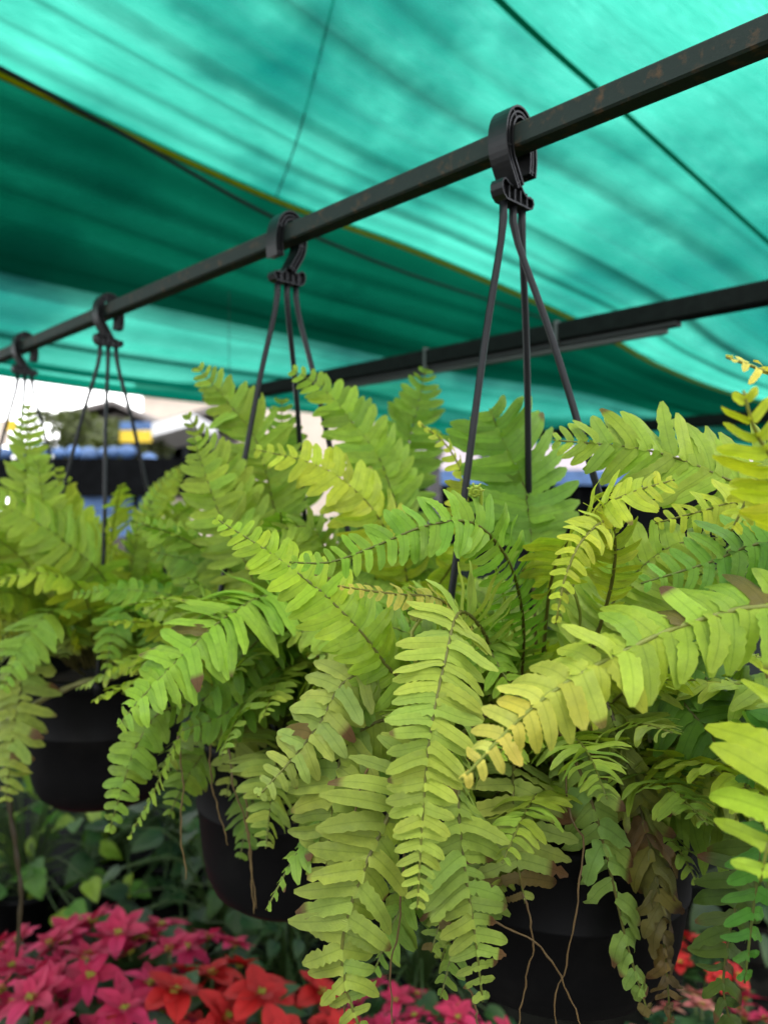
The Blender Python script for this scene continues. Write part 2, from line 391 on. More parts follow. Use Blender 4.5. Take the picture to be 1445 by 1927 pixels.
def hanging_pot(label, d_hook, centre, rad, height, attach, flip, rimz=-.245, tilt=(0, 0)):
    O = Vector((.748 - .98 * d_hook, d_hook, RODZ)) - Z * .0015
    o = thing('hanging_pot', label, 'hanging pot', (centre[0], centre[1], ZC + rimz), 'black hanging pots on the rod')
    base = o.location.copy()
    top = hook(o, O - base, flip)
    Rm = Matrix.Rotation(tilt[0], 3, 'X') @ Matrix.Rotation(tilt[1], 3, 'Y')
    r = rad
    prof = [(r * .90, -.03), (r * .93, .001), (r * .955, .003), (r, .002), (r * 1.01, -.002), (r * 1.005, -.014), (r * .985, -.016), (r * .965, -.020), (r * .95, -height * .40), (r * .957, -height * .41), (r * .957, -height * .425), (r * .945, -height * .435),
            (r * .90, -height * .70), (r * .86, -height * .83), (r * .79, -height * .93), (r * .68, -height * .985), (r * .55, -height), (0.001, -height)]
    b = MB(); b.lathe(prof, 56); b.v = [tuple(Rm @ Vector(v)) for v in b.v]; b.obj('pot', M_POT, o)
    b = MB(); b.lathe([(.001, -.010), (r * .5, -.012), (r * .91, -.02)], 30)
    b.v = [(x, y, z + .006 * math.sin(x * 220) * math.cos(y * 190)) for x, y, z in b.v]; b.v = [tuple(Rm @ Vector(v)) for v in b.v]; b.obj('soil', M_SOIL, o)
    for tp, a in zip(top, attach):
        e = Rm @ Vector((r * 1.0 * math.cos(a), r * 1.0 * math.sin(a), 0))
        m1 = tp + Z * -.03 + (Vector((e.x, e.y, tp.z)) - tp) * .025
        m2 = tp.lerp(e, .25); m3 = tp.lerp(e, .6) + (tp - e).cross(Z).normalized() * .003
        p, _ = spline([tp + Z * .004, m1, m2, m3, e, e - Z * .015], 30)
        b = MB(); b.tube(p, [.0031 + .0004 * (i < 2) for i in range(31)], 8)
        b.tube([e + Z * .004, e - Z * .016], .0052, 8); b.obj('strand', M_STRAP, o)
    return o
hanging_pot('black pot on the nearest hook, half hidden under long drooping fronds', .652, (.147, .660), .115, .142, (R(188), R(-32), R(85)), 1, tilt=(0, R(1.5)))
hanging_pot('black pot on the second hook along the rod, mostly covered by fronds', .876, (-.100, .880), .117, .185, (R(-25), R(80), R(205)), -1)
hanging_pot('black pot with a bare round side on the third hook, hanging at left', 1.203, (-.440, 1.215), .124, .200, (R(200), R(-75), R(25)), 1)
hanging_pot('farthest black pot at the left end of the rod, behind leaves', 1.457, (-.682, 1.46), .118, .185, (R(200), R(-80), R(20)), 1)
hanging_pot('black pot beside the camera whose fronds reach in from the right', .395, (.385, .405), .110, .150, (R(195), R(-32), R(85)), 1)

# ------------------------------------------------------------------ ferns
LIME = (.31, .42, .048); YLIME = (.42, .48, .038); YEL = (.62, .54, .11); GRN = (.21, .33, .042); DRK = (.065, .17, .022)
PALE = (.32, .40, .085); OLV = (.26, .33, .055); BRN = (.13, .065, .026); STRAW = (.34, .28, .12)
def leaflet(D, N, Lg, W, fold, droop, curl, side, seg=8, ear=.35, wave=0.0, blunt=.0, ragged=0, cren=0.0):
    """one oblong leaflet from the origin; returns verts, faces, uvs, s"""
    Sx = N.cross(D).normalized()
    rows = []; uvs = []; ss = []
    ph = random.uniform(0, 6.3)
    for i in range(seg + 1):
        s = i / seg
        c = D * (Lg * s) - N * (droop * Lg * s * s) + Sx * (curl * side * Lg * s * s)
        if wave: c = c + N * (wave * Lg * math.sin(s * 7 + ph) * s)
        if i == 0: wl = wr = .55
        else:
            prof = (1 - .06 * s - .10 * s * s) * min(1.0, (max(0.0, 1 - s) / .24)) ** .45 if s > .76 else 1 - .06 * s - .10 * s * s
            wl = wr = prof * (.95 + .06 * math.cos(i * 2.9 + ph)) * (1.0 if i % 2 else 1 - cren)
            if i == 1: (wl, wr) = (wl * (1 + ear), wr) if side > 0 else (wl, wr * (1 + ear))
        if i == seg: wl = wr = .20 + blunt * .3
        if ragged and random.random() < ragged: wl *= random.uniform(.4, 1); wr *= random.uniform(.4, 1)
        f = fold + .16 * math.sin(s * 5 + ph)
        for y, q in ((-wr, -1), (-wr * .5, -.5), (0, 0), (wl * .5, .5), (wl, 1)):
            bulge = .10 * (1 - q * q)
            rows.append(c + Sx * (W * .5 * y) + N * (W * .5 * (f * abs(y) + bulge) ) )
            uvs.append((s, q)); ss.append((s, abs(q)))
    fs = []
    for i in range(seg):
        for k in range(4): fs.append((i * 5 + k, i * 5 + k + 1, i * 5 + 6 + k, i * 5 + 5 + k))
    return rows, fs, uvs, ss

FERN_LEFT = {}
def frond(fern, key, pts, ll, N0, tint, start=.2, sp=.0088, indiv=False, droop=.26, lean=.16, wilt=0, tip2=None, tipat=0, dead=0, fold=.18, blunt=0, sparse=0, rough=1.0, stem=(.16, .13, .05), label=None, wr=1.0, seg=8):
    """stem through world points; leaflets of length ll in pairs along it"""
    sp *= .84; base = fern.location
    pts = [p - base for p in pts]
    n = max(14, int(sum((pts[i + 1] - pts[i]).length for i in range(len(pts) - 1)) / .008))
    C, Lg = spline(pts, n)
    mb = MB()
    stc = [mixc(stem, mixc(tint, (.3, .25, .08), .3), .55 * i / n) for i in range(n + 1)]
    mb.tube(C, [.0013 * (1.15 - .85 * i / n) * rough + .0003 for i in range(n + 1)], 5, stc)
    if indiv: seg = 13 if key in 'ae' else 8
    use = indiv and FERN_LEFT.get(key, 300) > 0
    N0 = Vector(N0).normalized()
    pairs = max(4, int(Lg * (1 - start) / sp))
    leaves = []
    for j in range(pairs):
        t = start + (1 - start) * (j + .5) / pairs
        f = t * n; i = min(n - 1, int(f)); p = C[i].lerp(C[i + 1], f - i)
        T = (C[min(n, i + 2)] - C[max(0, i - 1)]).normalized()
        N = (N0 - T * N0.dot(T))
        if N.length < .15: N = Vector((0, 0, 1)) - T * T.z
        N.normalize(); Bv = T.cross(N)
        tt = (t - start) / (1 - start)
        pr = (.62 + .38 * sm(tt / .22)) * (1 - .86 * max(0, (tt - .38) / .62) ** (2.0 + blunt))
        for sd in (1, -1):
            if sparse and random.random() < sparse: continue
            l = ll * pr * random.uniform(.90, 1.08)
            if dead and random.random() < dead * .35: l *= random.uniform(.35, .8)
            w_ = min(sp * 1.30, max(l * .42, sp * .6)) * random.uniform(.92, 1.08) * wr
            an = lean + .16 * tt + random.gauss(0, .06)
            D = (Bv * sd * math.cos(an) + T * math.sin(an))
            D = (D + N * random.gauss(.02, .13) * rough)
            if wilt: D = D * (1 - .75 * wilt * random.uniform(.6, 1)) + Vector((0, 0, -1)) * wilt * random.uniform(.5, .95) + N * random.uniform(-.1, .4) * wilt
            D.normalize()
            tw = random.gauss(.16 * sd, .22) * (1 + 2 * wilt)
            Nl = (N - D * N.dot(D)).normalized(); Nl = (Nl * math.cos(tw) + D.cross(Nl) * math.sin(tw)).normalized()
            vs, fs, uv, ss = leaflet(D, Nl, l, w_, fold + random.gauss(0, .10), droop * random.uniform(.4, 1.9) + .3 * wilt, random.gauss(.10, .10) * 1, sd, seg, wave=random.uniform(.01, .05) + .07 * wilt, ragged=.25 * dead, cren=.09 if seg > 8 else 0)
            c0 = mixc(tint, tip2, sm((tt - tipat) / (1 - tipat))) if tip2 else tint
            g = random.gauss(1, .09); hsh = random.gauss(0, .05)
            c0 = (c0[0] * g * (1 + hsh), c0[1] * g, c0[2] * g * (1 - hsh))
            db = random.random() < dead; full = dead and random.random() < dead * .15 * (.2 + 1.2 * tt); spot = random.random() < .05
            tipb = random.uniform(.55, .95)
            cs = []
            for (s, q) in ss:
                c = mixc(c0, (c0[0] * 1.25, c0[1] * 1.12, c0[2] * 1.3), .5 * s * s)
                if db: c = mixc(c, BRN, sm((s - tipb) * 11))
                if full: c = mixc(c, BRN, .85)
                if spot and s > .9: c = mixc(c, BRN, .8)
                cs.append(c)
            leaves.append((p.copy(), vs, fs, uv, cs))
    cut = len(leaves)
    if use: FERN_LEFT[key] = FERN_LEFT.get(key, 300)
    if not use or FERN_LEFT[key] < cut:
        for (p, vs, fs, uv, cs) in leaves: mb.add([p + v for v in vs], fs, cs, uv)
        o = mb.obj('frond', M_LEAF, fern)
    else:
        FERN_LEFT[key] -= cut
        o = mb.obj('frond', M_LEAF, fern)
        for (p, vs, fs, uv, cs) in leaves:
            q = MB(); q.add(vs, fs, cs, uv); q.obj('leaflet', M_LEAF, o, True, p)
    if label: o['label'] = label
    return o
def runner(fern, pts, r=.0012, col=(.20, .12, .06), label=None):
    p, _ = spline([q - fern.location for q in pts], 26)
    a1, a2 = random.uniform(0, 6), random.uniform(0, 6)
    p = [q + Vector((math.sin(i * .9 + a1) + .6 * math.sin(i * 2.1 + a2), .4 * math.sin(i * 1.3 + a2), 0)) * .0006 for i, q in enumerate(p)]
    b = MB(); b.tube(p, [r * (1 - .35 * i / 26 + .15 * math.sin(i * 1.7 + a1)) for i in range(27)], 6, col); o = b.obj('runner', M_STEM, fern)
    if label: o['label'] = label
def px(l): return [P(*q) for q in l]
def hero(fern, key, l, hl, N, tint, **k):
    d = l[len(l) // 2 + 1][2] if len(l) > 3 else l[-1][2]
    return frond(fern, key, px(l), hl / F * d, N, tint, **k)
def fill(fern, key, n, az0, az1, len0, len1, el0, el1, ll, tints, sag=1.0, crown_r=.05, seg=6, zoff=0, **k):
    b = fern.location
    for i in range(n):
        az = R(az0 + (az1 - az0) * (i + random.uniform(.1, .9)) / n); el = R(random.uniform(el0, el1)); Ln = random.uniform(len0, len1)
        h = Vector((math.cos(az), math.sin(az), 0))
        p = b + h * crown_r * random.random() + Vector((0, 0, zoff)); pts = [p.copy()]; d = h * math.cos(el) + Z * math.sin(el)
        for q in range(6):
            p = p + d * Ln / 6; pts.append(p.copy()); d = (d + Vector((0, 0, -1)) * .26 * sag * random.uniform(.7, 1.3) + h * .04 + Vector((random.gauss(0, .05), random.gauss(0, .05), 0))).normalized()
        sidev = h.cross(Z)
        N = Z * .75 + h * .45 + sidev * random.gauss(0, .45)
        frond(fern, key, pts, ll * random.uniform(.85, 1.1), N, mixc(*random.sample(tints, 2), random.random()), start=.22, sp=random.uniform(.0084, .0105), seg=seg, **k)
FG = 'ferns in the hanging pots'
CAMN = (0, -1, .2)
# --- the nearest fern
fa = thing('fern', 'lime fern in the nearest pot with a long frond hanging down its front', 'fern', (.147, .660, ZC - .245), FG)
I = dict(indiv=True)
hero(fa, 'a', [(960, 1330, .60), (915, 1200, .53), (865, 1152, .485), (838, 1240, .455), (808, 1390, .435), (795, 1540, .43), (785, 1712, .43)], 104, (0, -1, .12), (.33, .42, .065), start=.20, droop=.10, sp=.0079, **I)
hero(fa, 'a', [(930, 1330, .58), (850, 1400, .52), (760, 1490, .47), (700, 1600, .455), (655, 1720, .45), (643, 1800, .45), (655, 1870, .45), (680, 1945, .45)], 122, (.25, -1, .1), OLV, start=.30, sp=.0110, droop=.45, rough=1.5, fold=.35, lean=.22, dead=.15, **I)
hero(fa, 'a', [(960, 1360, .58), (880, 1430, .52), (862, 1500, .48), (872, 1620, .47), (892, 1750, .465), (908, 1885, .465)], 100, (.2, -1, .05), (.25, .35, .06), start=.22, sp=.0105, dead=.25, **I)
hero(fa, 'a', [(1000, 1360, .60), (970, 1420, .55), (965, 1500, .52), (970, 1600, .515), (988, 1700, .515)], 122, (-.1, -1, .1), PALE, start=.25, sp=.0138, dead=.4, blunt=2, wr=.80, **I)
hero(fa, 'a', [(975, 1330, .62), (985, 1200, .58), (972, 1100, .54), (940, 1030, .515), (885, 983, .50), (800, 990, .49), (700, 1030, .485), (620, 1058, .48), (545, 1058, .48)], 84, (.1, -.85, .35), (.20, .36, .03), start=.12, sp=.0092, droop=.1, stem=(.10, .06, .02), **I)
hero(fa, 'a', [(1010, 1250, .70), (1000, 1050, .71), (988, 925, .715), (955, 850, .715), (922, 772, .71)], 112, (.1, -1, -.1), (.17, .32, .03), start=.44, sp=.0125, blunt=3, wr=1.2, stem=(.10, .06, .02), **I)
hero(fa, 'a', [(1020, 1250, .62), (1040, 1080, .55), (1100, 978, .50), (1180, 930, .48), (1268, 903, .475)], 100, (.1, -.7, .65), YLIME, start=.36, sp=.0080, **I)
hero(fa, 'a', [(930, 1340, .62), (840, 1320, .58), (745, 1270, .55), (680, 1190, .54), (600, 1110, .54), (500, 1035, .55), (405, 975, .57)], 78, (.1, -.9, .5), (.30, .44, .03), start=.24, sp=.0098)
hero(fa, 'a', [(1090, 1300, .60), (1150, 1100, .53), (1150, 985, .49), (1100, 1010, .46), (1065, 1080, .45), (1045, 1175, .45)], 58, (-.2, -.9, .3), YLIME, start=.30, sp=.0082)
hero(fa, 'a', [(950, 1330, .60), (900, 1200, .55), (830, 1130, .52), (740, 1118, .51), (635, 1103, .50)], 42, (0, -.55, .8), YEL, start=.42, sp=.0080)
hero(fa, 'a', [(900, 1380, .62), (780, 1280, .57), (660, 1275, .54), (600, 1365, .53), (540, 1440, .53), (485, 1500, .53)], 82, (-.3, -.9, .2), PALE, start=.36, sp=.0105, dead=.1)
hero(fa, 'a', [(900, 1400, .60), (760, 1350, .56), (660, 1390, .54), (632, 1470, .53), (622, 1560, .53), (610, 1680, .53)], 100, (-.2, -1, .15), OLV, start=.34, sp=.0118, droop=.25)
hero(fa, 'a', [(1130, 1350, .62), (1230, 1285, .57), (1300, 1340, .54), (1360, 1420, .53), (1440, 1540, .52)], 118, (.1, -1, .25), (.10, .22, .02), start=.2, sp=.0105)  # shade over the lower right is put into this darker tint
hero(fa, 'a', [(1110, 1360, .62), (1200, 1230, .58), (1280, 1240, .56), (1350, 1300, .55), (1420, 1390, .54)], 90, (.1, -.8, .5), (.10, .22, .02), start=.2, sp=.0105)  # also in the shaded lower right, shade held in the leaf tint
hero(fa, 'a', [(1080, 1380, .58), (1130, 1310, .55), (1175, 1420, .53), (1215, 1560, .525), (1240, 1690, .525), (1262, 1930, .525)], 88, (0, -1, 0), (.17, .23, .03), tip2=(.15, .09, .035), start=.12, sp=.0115, wilt=.7, dead=.6, stem=(.06, .04, .02), label='wilted frond browning towards its tip')
hero(fa, 'a', [(1040, 1370, .58), (1065, 1400, .54), (1110, 1500, .52), (1150, 1650, .52), (1180, 1780, .52), (1220, 1910, .52)], 80, (.1, -1, 0), (.22, .34, .07), start=.12, sp=.0150, wilt=.5, dead=.4, sparse=.2, stem=(.16, .10, .04), wr=1.25, label='sparse half dry frond with crinkled leaflets')
hero(fa, 'a', [(1080, 1330, .64), (1080, 1250, .62), (1150, 1170, .60), (1240, 1110, .58), (1335, 1075, .57)], 118, (.1, -.8, .5), (.24, .38, .03), start=.3, sp=.0105)
hero(fa, 'a', [(1050, 1340, .62), (1090, 1250, .58), (1170, 1110, .56), (1260, 1030, .55), (1360, 1010, .55)], 100, (.1, -.7, .7), LIME, start=.3, sp=.0100)
hero(fa, 'a', [(1000, 1340, .61), (940, 1240, .57), (905, 1180, .55), (930, 1240, .53), (985, 1330, .52)], 80, (.2, -.9, .4), (.22, .36, .03), start=.2, sp=.0100)
hero(fa, 'a', [(960, 1340, .62), (840, 1240, .6), (760, 1190, .6), (680, 1170, .6), (600, 1190, .6)], 80, (0, -.7, .7), GRN, start=.3, sp=.0105)
fill(fa, 'a', 16, 0, 180, .24, .36, 55, 82, .040, [LIME, GRN, (.20, .34, .03)])
fill(fa, 'a', 12, 150, 400, .16, .25, 50, 80, .036, [LIME, GRN, (.20, .34, .03)])
fill(fa, 'a', 8, 15, 130, .25, .31, 58, 76, .042, [LIME, GRN])
fill(fa, 'a', 10, 150, 215, .18, .25, 50, 72, .040, [LIME, PALE])
fill(fa, 'a', 4, 195, 250, .16, .22, 5, 30, .034, [DRK, GRN, OLV], sag=1.3)  # low fronds darkened in colour to paint shade under the fern
fill(fa, 'a', 20, 0, 360, .15, .25, 60, 85, .040, [LIME, YLIME, (.24, .38, .03)])
fill(fa, 'a', 14, 280, 420, .16, .24, 42, 65, .040, [LIME, YLIME, (.24, .38, .03)])
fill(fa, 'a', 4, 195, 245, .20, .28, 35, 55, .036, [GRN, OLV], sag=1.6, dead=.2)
fill(fa, 'a', 18, 20, 340, .17, .27, 45, 80, .034, [LIME, PALE, GRN])
fill(fa, 'a', 10, 290, 400, .15, .21, 20, 50, .034, [GRN, LIME])
dryc = (.17, .10, .05)
for l in ([(985, 1680, .515), (1003, 1770, .51), (990, 1840, .51), (972, 1950, .51)], [(1060, 1440, .53), (1075, 1540, .51), (1097, 1590, .51), (1082, 1720, .505), (1062, 1830, .505), (1043, 1868, .505), (1050, 1950, .505)],
          [(930, 1735, .50), (1012, 1778, .50), (1060, 1850, .50), (1100, 1950, .50)], [(760, 1480, .5), (755, 1700, .49), (735, 1830, .49), (740, 1950, .49)], [(880, 1850, .475), (895, 1900, .475), (900, 1960, .475)], [(640, 1780, .46), (648, 1880, .46), (640, 1960, .46)],
          [(700, 1430, .54), (680, 1480, .52), (665, 1540, .52), (672, 1600, .52)]):
    runner(fa, px(l), .00075, dryc)
def fiddlehead(fern, pts, r, col):
    p, _ = spline([q - fern.location for q in px(pts)], 14); e = p[-1]; T = (p[-1] - p[-2]).normalized(); X = T.cross(Vector((0, 1, 0))).normalized()
    c = e + X * r
    for i in range(1, 26):
        a = i * .45; q = r * (1 - i / 30)
        p.append(c - X * q * math.cos(a) + T * q * math.sin(a))
    b = MB(); m = len(p); b.tube(p, [.0011 + .0006 * i / m for i in range(m)], 6, col)
    for i in range(10, m - 6, 2):
        for sd in (1, -1):
            b.tube([p[i], p[i] + Vector((0, -.002 * sd, .001)) + (p[i] - c).normalized() * .002], [.0009, .0004], 5, mixc(col, (.5, .5, .1), .4))
    b.obj('young_frond', M_STEM, fern)
fiddlehead(fa, [(1000, 1300, .62), (930, 1060, .54), (905, 960, .51), (905, 925, .505)], .0040, (.34, .44, .05))
fiddlehead(fa, [(1060, 1300, .62), (1090, 1180, .57), (1085, 1130, .55), (1075, 1105, .545)], .0042, (.30, .34, .07))
fiddlehead(fa, [(860, 1320, .62), (790, 1260, .53), (775, 1190, .52), (790, 1165, .52)], .0036, (.34, .36, .08))
# --- the fern beside the camera, its pot out of the picture
fe = thing('fern', 'yellow tipped fern reaching in from the right edge', 'fern', (.385, .405, ZC - .245), FG)
hero(fe, 'e', [(1700, 1330, .42), (1620, 1190, .40), (1445, 1142, .40), (1290, 1175, .40), (1180, 1222, .395), (1080, 1275, .39), (980, 1350, .385), (868, 1468, .38)], 108, (0, -.78, .62), (.30, .43, .04), tip2=YEL, tipat=.42, start=.22, sp=.0100, droop=.5, rough=1.4, stem=(.36, .36, .10), blunt=.5, dead=.06, wr=1.15, label='frond turning yellow towards its tip', **I)
hero(fe, 'e', [(1720, 1300, .45), (1600, 1050, .50), (1460, 930, .53), (1380, 907, .54), (1290, 868, .55), (1190, 842, .56), (1040, 828, .57)], 118, (0, -1, .15), (.28, .40, .045), start=.36, sp=.0105, lean=.45, stem=(.18, .14, .04), **I)
hero(fe, 'e', [(1700, 1250, .40), (1570, 1010, .37), (1465, 880, .35), (1420, 810, .34), (1398, 735, .335)], 120, (-.6, -.7, .3), (.52, .58, .03), start=.4, sp=.0105, lean=.4, label='bright yellow young frond', **I)
hero(fe, 'e', [(1720, 1200, .42), (1600, 850, .40), (1520, 745, .39), (1440, 700, .385), (1366, 672, .38)], 75, (-.1, -.6, .8), (.66, .58, .10), start=.45, sp=.0085, label='pale yellow frond tip against the net', **I)
hero(fe, 'e', [(1700, 1280, .45), (1600, 1060, .46), (1445, 1022, .465), (1330, 1060, .47), (1205, 1098, .475)], 88, (0, -.9, .4), (.16, .33, .04), start=.35, sp=.0105, **I)
hero(fe, 'e', [(1700, 1250, .47), (1560, 1000, .50), (1400, 948, .51), (1320, 962, .515), (1232, 985, .52)], 66, (0, -.9, .5), YLIME, start=.4, sp=.0090, **I)
hero(fe, 'e', [(1700, 1280, .42), (1600, 1050, .42), (1500, 890, .42), (1430, 900, .42), (1375, 1000, .42)], 80, (-.2, -.6, .8), YLIME, start=.4, sp=.0090)
hero(fe, 'e', [(1760, 1400, .40), (1620, 1390, .36), (1510, 1460, .345), (1450, 1570, .34), (1430, 1660, .34)], 195, (-.2, -.85, .5), (.34, .46, .03), start=.28, sp=.0140, lean=-.15, **I)
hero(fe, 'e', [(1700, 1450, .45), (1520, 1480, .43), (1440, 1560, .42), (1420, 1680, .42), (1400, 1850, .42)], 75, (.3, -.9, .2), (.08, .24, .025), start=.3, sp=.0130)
hero(fe, 'e', [(1720, 1380, .47), (1560, 1350, .46), (1450, 1400, .46), (1400, 1480, .46)], 75, (0, -.9, .3), (.07, .20, .02), start=.35, sp=.0115)  # dark tint paints the shade on this right-hand frond
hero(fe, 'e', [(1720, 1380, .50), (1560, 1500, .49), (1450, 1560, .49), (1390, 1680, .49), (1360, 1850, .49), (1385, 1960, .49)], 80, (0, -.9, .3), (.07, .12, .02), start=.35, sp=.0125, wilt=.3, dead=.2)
fill(fe, 'e', 12, -60, 160, .20, .30, 50, 80, .036, [LIME, YLIME, GRN])
# --- the second fern
fb = thing('fern', 'fern in the second pot with tall fronds rising in front of the net', 'fern', (-.100, .900, ZC - .245), FG)
hero(fb, 'b', [(560, 1320, .85), (548, 1160, .74), (505, 1122, .70), (430, 1158, .66), (350, 1228, .64), (270, 1310, .63), (222, 1368, .63)], 122, (-.25, -.8, .55), (.26, .43, .04), start=.2, sp=.0105, droop=.25, dead=.08, **I)
hero(fb, 'b', [(570, 1330, .84), (560, 1260, .76), (500, 1270, .72), (430, 1340, .70), (345, 1375, .69)], 90, (-.2, -.8, .5), (.15, .29, .03), start=.22, sp=.0105, **I)  # shaded frond, its shade put into the darker green
hero(fb, 'b', [(540, 1320, .92), (530, 1050, .90), (490, 850, .88), (440, 770, .87), (372, 690, .86)], 80, (-.1, -1, .1), LIME, start=.42, sp=.0105, lean=.3, **I)
hero(fb, 'b', [(540, 1300, .90), (500, 1050, .86), (430, 900, .84), (385, 830, .83), (350, 778, .82)], 52, (0, -1, .2), LIME, start=.45, sp=.0115, lean=.3, **I)
hero(fb, 'b', [(580, 1320, .90), (740, 1050, .85), (725, 890, .83), (655, 785, .83), (605, 730, .83), (548, 695, .83)], 76, (.1, -.9, .3), (.26, .40, .035), start=.40, sp=.0120, lean=.3, **I)
hero(fb, 'b', [(600, 1320, .95), (720, 1000, .98), (755, 880, .98), (780, 790, .97), (802, 692, .96)], 80, (0, -1, .1), (.20, .34, .03), start=.42, sp=.0125, lean=.1, **I)
hero(fb, 'b', [(620, 1300, .85), (760, 1120, .78), (720, 988, .74), (650, 908, .72), (580, 870, .72), (478, 845, .72)], 82, (.1, -.8, .5), YLIME, start=.36, sp=.0125, **I)
hero(fb, 'b', [(540, 1300, .88), (480, 1100, .84), (415, 970, .82), (380, 870, .82), (365, 820, .82)], 72, (0, -1, .2), LIME, start=.35, sp=.0105)
hero(fb, 'b', [(570, 1300, .95), (550, 1100, .95), (540, 950, .94), (532, 840, .93), (530, 750, .93)], 74, (.1, -1, .1), (.24, .38, .03), start=.3, sp=.0115)
hero(fb, 'b', [(620, 1300, .84), (840, 1080, .72), (868, 920, .68), (845, 845, .67), (785, 793, .66)], 52, (.45, -.5, .7), YLIME, start=.42, sp=.0100)
hero(fb, 'b', [(500, 1340, .82), (330, 1330, .72), (265, 1390, .70), (235, 1470, .70), (205, 1568, .70)], 52, (.1, -1, .2), (.20, .32, .04), start=.42, sp=.0125, wr=1.2)
hero(fb, 'b', [(500, 1340, .82), (380, 1340, .72), (330, 1400, .70), (290, 1490, .70), (241, 1580, .70)], 34, (-.9, -.35, .2), (.27, .42, .04), start=.40, sp=.0105)
hero(fb, 'b', [(540, 1330, .84), (500, 1330, .76), (455, 1380, .73), (440, 1440, .73), (425, 1500, .73)], 55, (0, -1, .2), PALE, start=.4, sp=.0125, dead=.2)
hero(fb, 'b', [(560, 1330, .82), (520, 1200, .75), (460, 1230, .72), (390, 1310, .71), (330, 1330, .71)], 80, (-.2, -.7, .6), (.18, .33, .03), start=.3, sp=.0105)
hero(fb, 'b', [(600, 1320, .84), (620, 1100, .78), (600, 1010, .76), (560, 990, .75), (495, 1010, .74)], 70, (.1, -.7, .7), LIME, start=.35, sp=.0105)
hero(fb, 'b', [(590, 1320, .9), (660, 1050, .9), (690, 940, .9), (700, 880, .9), (705, 820, .9)], 60, (.1, -1, .2), GRN, start=.35, sp=.0115)
fill(fb, 'b', 18, 0, 360, .24, .34, 55, 80, .038, [LIME, GRN, (.20, .34, .03)])
fill(fb, 'b', 18, 200, 400, .22, .30, 45, 74, .040, [LIME, YLIME])
fill(fb, 'b', 18, 0, 360, .18, .28, 60, 85, .040, [LIME, GRN])
fill(fb, 'b', 5, 180, 330, .16, .22, 10, 35, .034, [DRK, GRN], sag=1.3)  # under-fronds in darker greens, painted shade for depth
fill(fb, 'b', 16, 0, 360, .20, .29, 40, 80, .034, [LIME, PALE])
fill(fb, 'b', 12, 235, 350, .20, .28, 25, 50, .040, [LIME, PALE, GRN])
for l in ([(335, 1385, .70), (345, 1480, .70), (340, 1560, .70), (352, 1655, .70)], [(430, 1400, .72), (440, 1480, .71), (465, 1560, .71), (482, 1710, .71)], [(462, 1490, .71), (470, 1600, .71), (478, 1720, .71)], [(395, 1400, .72), (400, 1480, .72), (430, 1590, .72)]):
    runner(fb, px(l), .0009, (.22, .14, .07))
# --- the third fern
fc = thing('fern', 'soft focus lime fern in the third pot at left', 'fern', (-.455, 1.236, ZC - .245), FG)
hero(fc, 'c', [(180, 1250, 1.20), (60, 1000, 1.15), (50, 880, 1.13), (52, 760, 1.12)], 52, (0, -1, .1), LIME, start=.45, sp=.0125, **I)
hero(fc, 'c', [(170, 1260, 1.20), (210, 1120, 1.10), (110, 1010, 1.0), (-40, 930, .95)], 95, (-.1, -.8, .6), LIME, start=.25, sp=.0135, **I)
hero(fc, 'c', [(180, 1260, 1.15), (110, 1060, 1.05), (85, 960, 1.02), (72, 865, 1.0)], 66, (0, -1, .2), LIME, start=.3, sp=.0130, **I)
hero(fc, 'c', [(200, 1250, 1.20), (180, 1050, 1.20), (125, 950, 1.20), (112, 878, 1.20)], 45, (0, -1, .2), YLIME, start=.35, sp=.0130, **I)
hero(fc, 'c', [(220, 1250, 1.20), (255, 1030, 1.20), (285, 945, 1.20), (332, 882, 1.20)], 30, (0, -1, .2), LIME, start=.35, sp=.0130)
hero(fc, 'c', [(220, 1260, 1.15), (345, 1120, 1.05), (330, 1030, 1.0), (255, 980, .98)], 68, (0, -.8, .6), LIME, start=.3, sp=.0130)
hero(fc, 'c', [(160, 1260, 1.10), (120, 1150, 1.0), (60, 1190, .95), (5, 1300, .93)], 75, (-.2, -.8, .5), (.24, .38, .04), start=.25, sp=.0130)
hero(fc, 'c', [(160, 1270, 1.10), (60, 1210, 1.0), (40, 1300, .97), (22, 1420, .96), (10, 1510, .96)], 66, (-.1, -1, .2), OLV, start=.3, sp=.0135, dead=.15)
hero(fc, 'c', [(210, 1260, 1.15), (240, 1150, 1.0), (215, 1180, .95), (200, 1260, .93)], 70, (0, -.8, .5), (.2, .34, .03), start=.25, sp=.0130)
hero(fc, 'c', [(200, 1260, 1.15), (300, 1160, 1.0), (300, 1200, .95), (285, 1290, .93)], 70, (.1, -.8, .5), (.16, .30, .03), start=.25, sp=.0130)
hero(fc, 'c', [(180, 1260, 1.15), (160, 1120, 1.0), (90, 1080, .95), (0, 1090, .93)], 75, (-.1, -.6, .8), YLIME, start=.25, sp=.0130)
fill(fc, 'c', 24, 0, 360, .24, .36, 45, 80, .040, [LIME, YLIME])
fill(fc, 'c', 24, 180, 420, .24, .34, 40, 74, .042, [LIME, YLIME, (.24, .38, .03)])
fill(fc, 'c', 16, 150, 420, .20, .30, 35, 80, .034, [LIME, PALE])
runner(fc, [P(225, 1272, 1.05), P(160, 1283, 1.02), P(90, 1312, 1.0), P(20, 1352, 1.0), P(-60, 1400, 1.0)], .0042, (.30, .27, .12), label='thick pale runner arching across the pot')
runner(fc, [P(10, 1440, 1.1), P(25, 1560, 1.1), P(40, 1680, 1.1), P(32, 1800, 1.1)], .0045, (.05, .035, .02))
# --- the farthest fern
fd = thing('fern', 'small blurred fern in the farthest pot at the left edge', 'fern', (-.682, 1.46, ZC - .245), FG)
fill(fd, 'd', 26, 0, 360, .26, .36, 40, 78, .042, [LIME, GRN, YLIME])

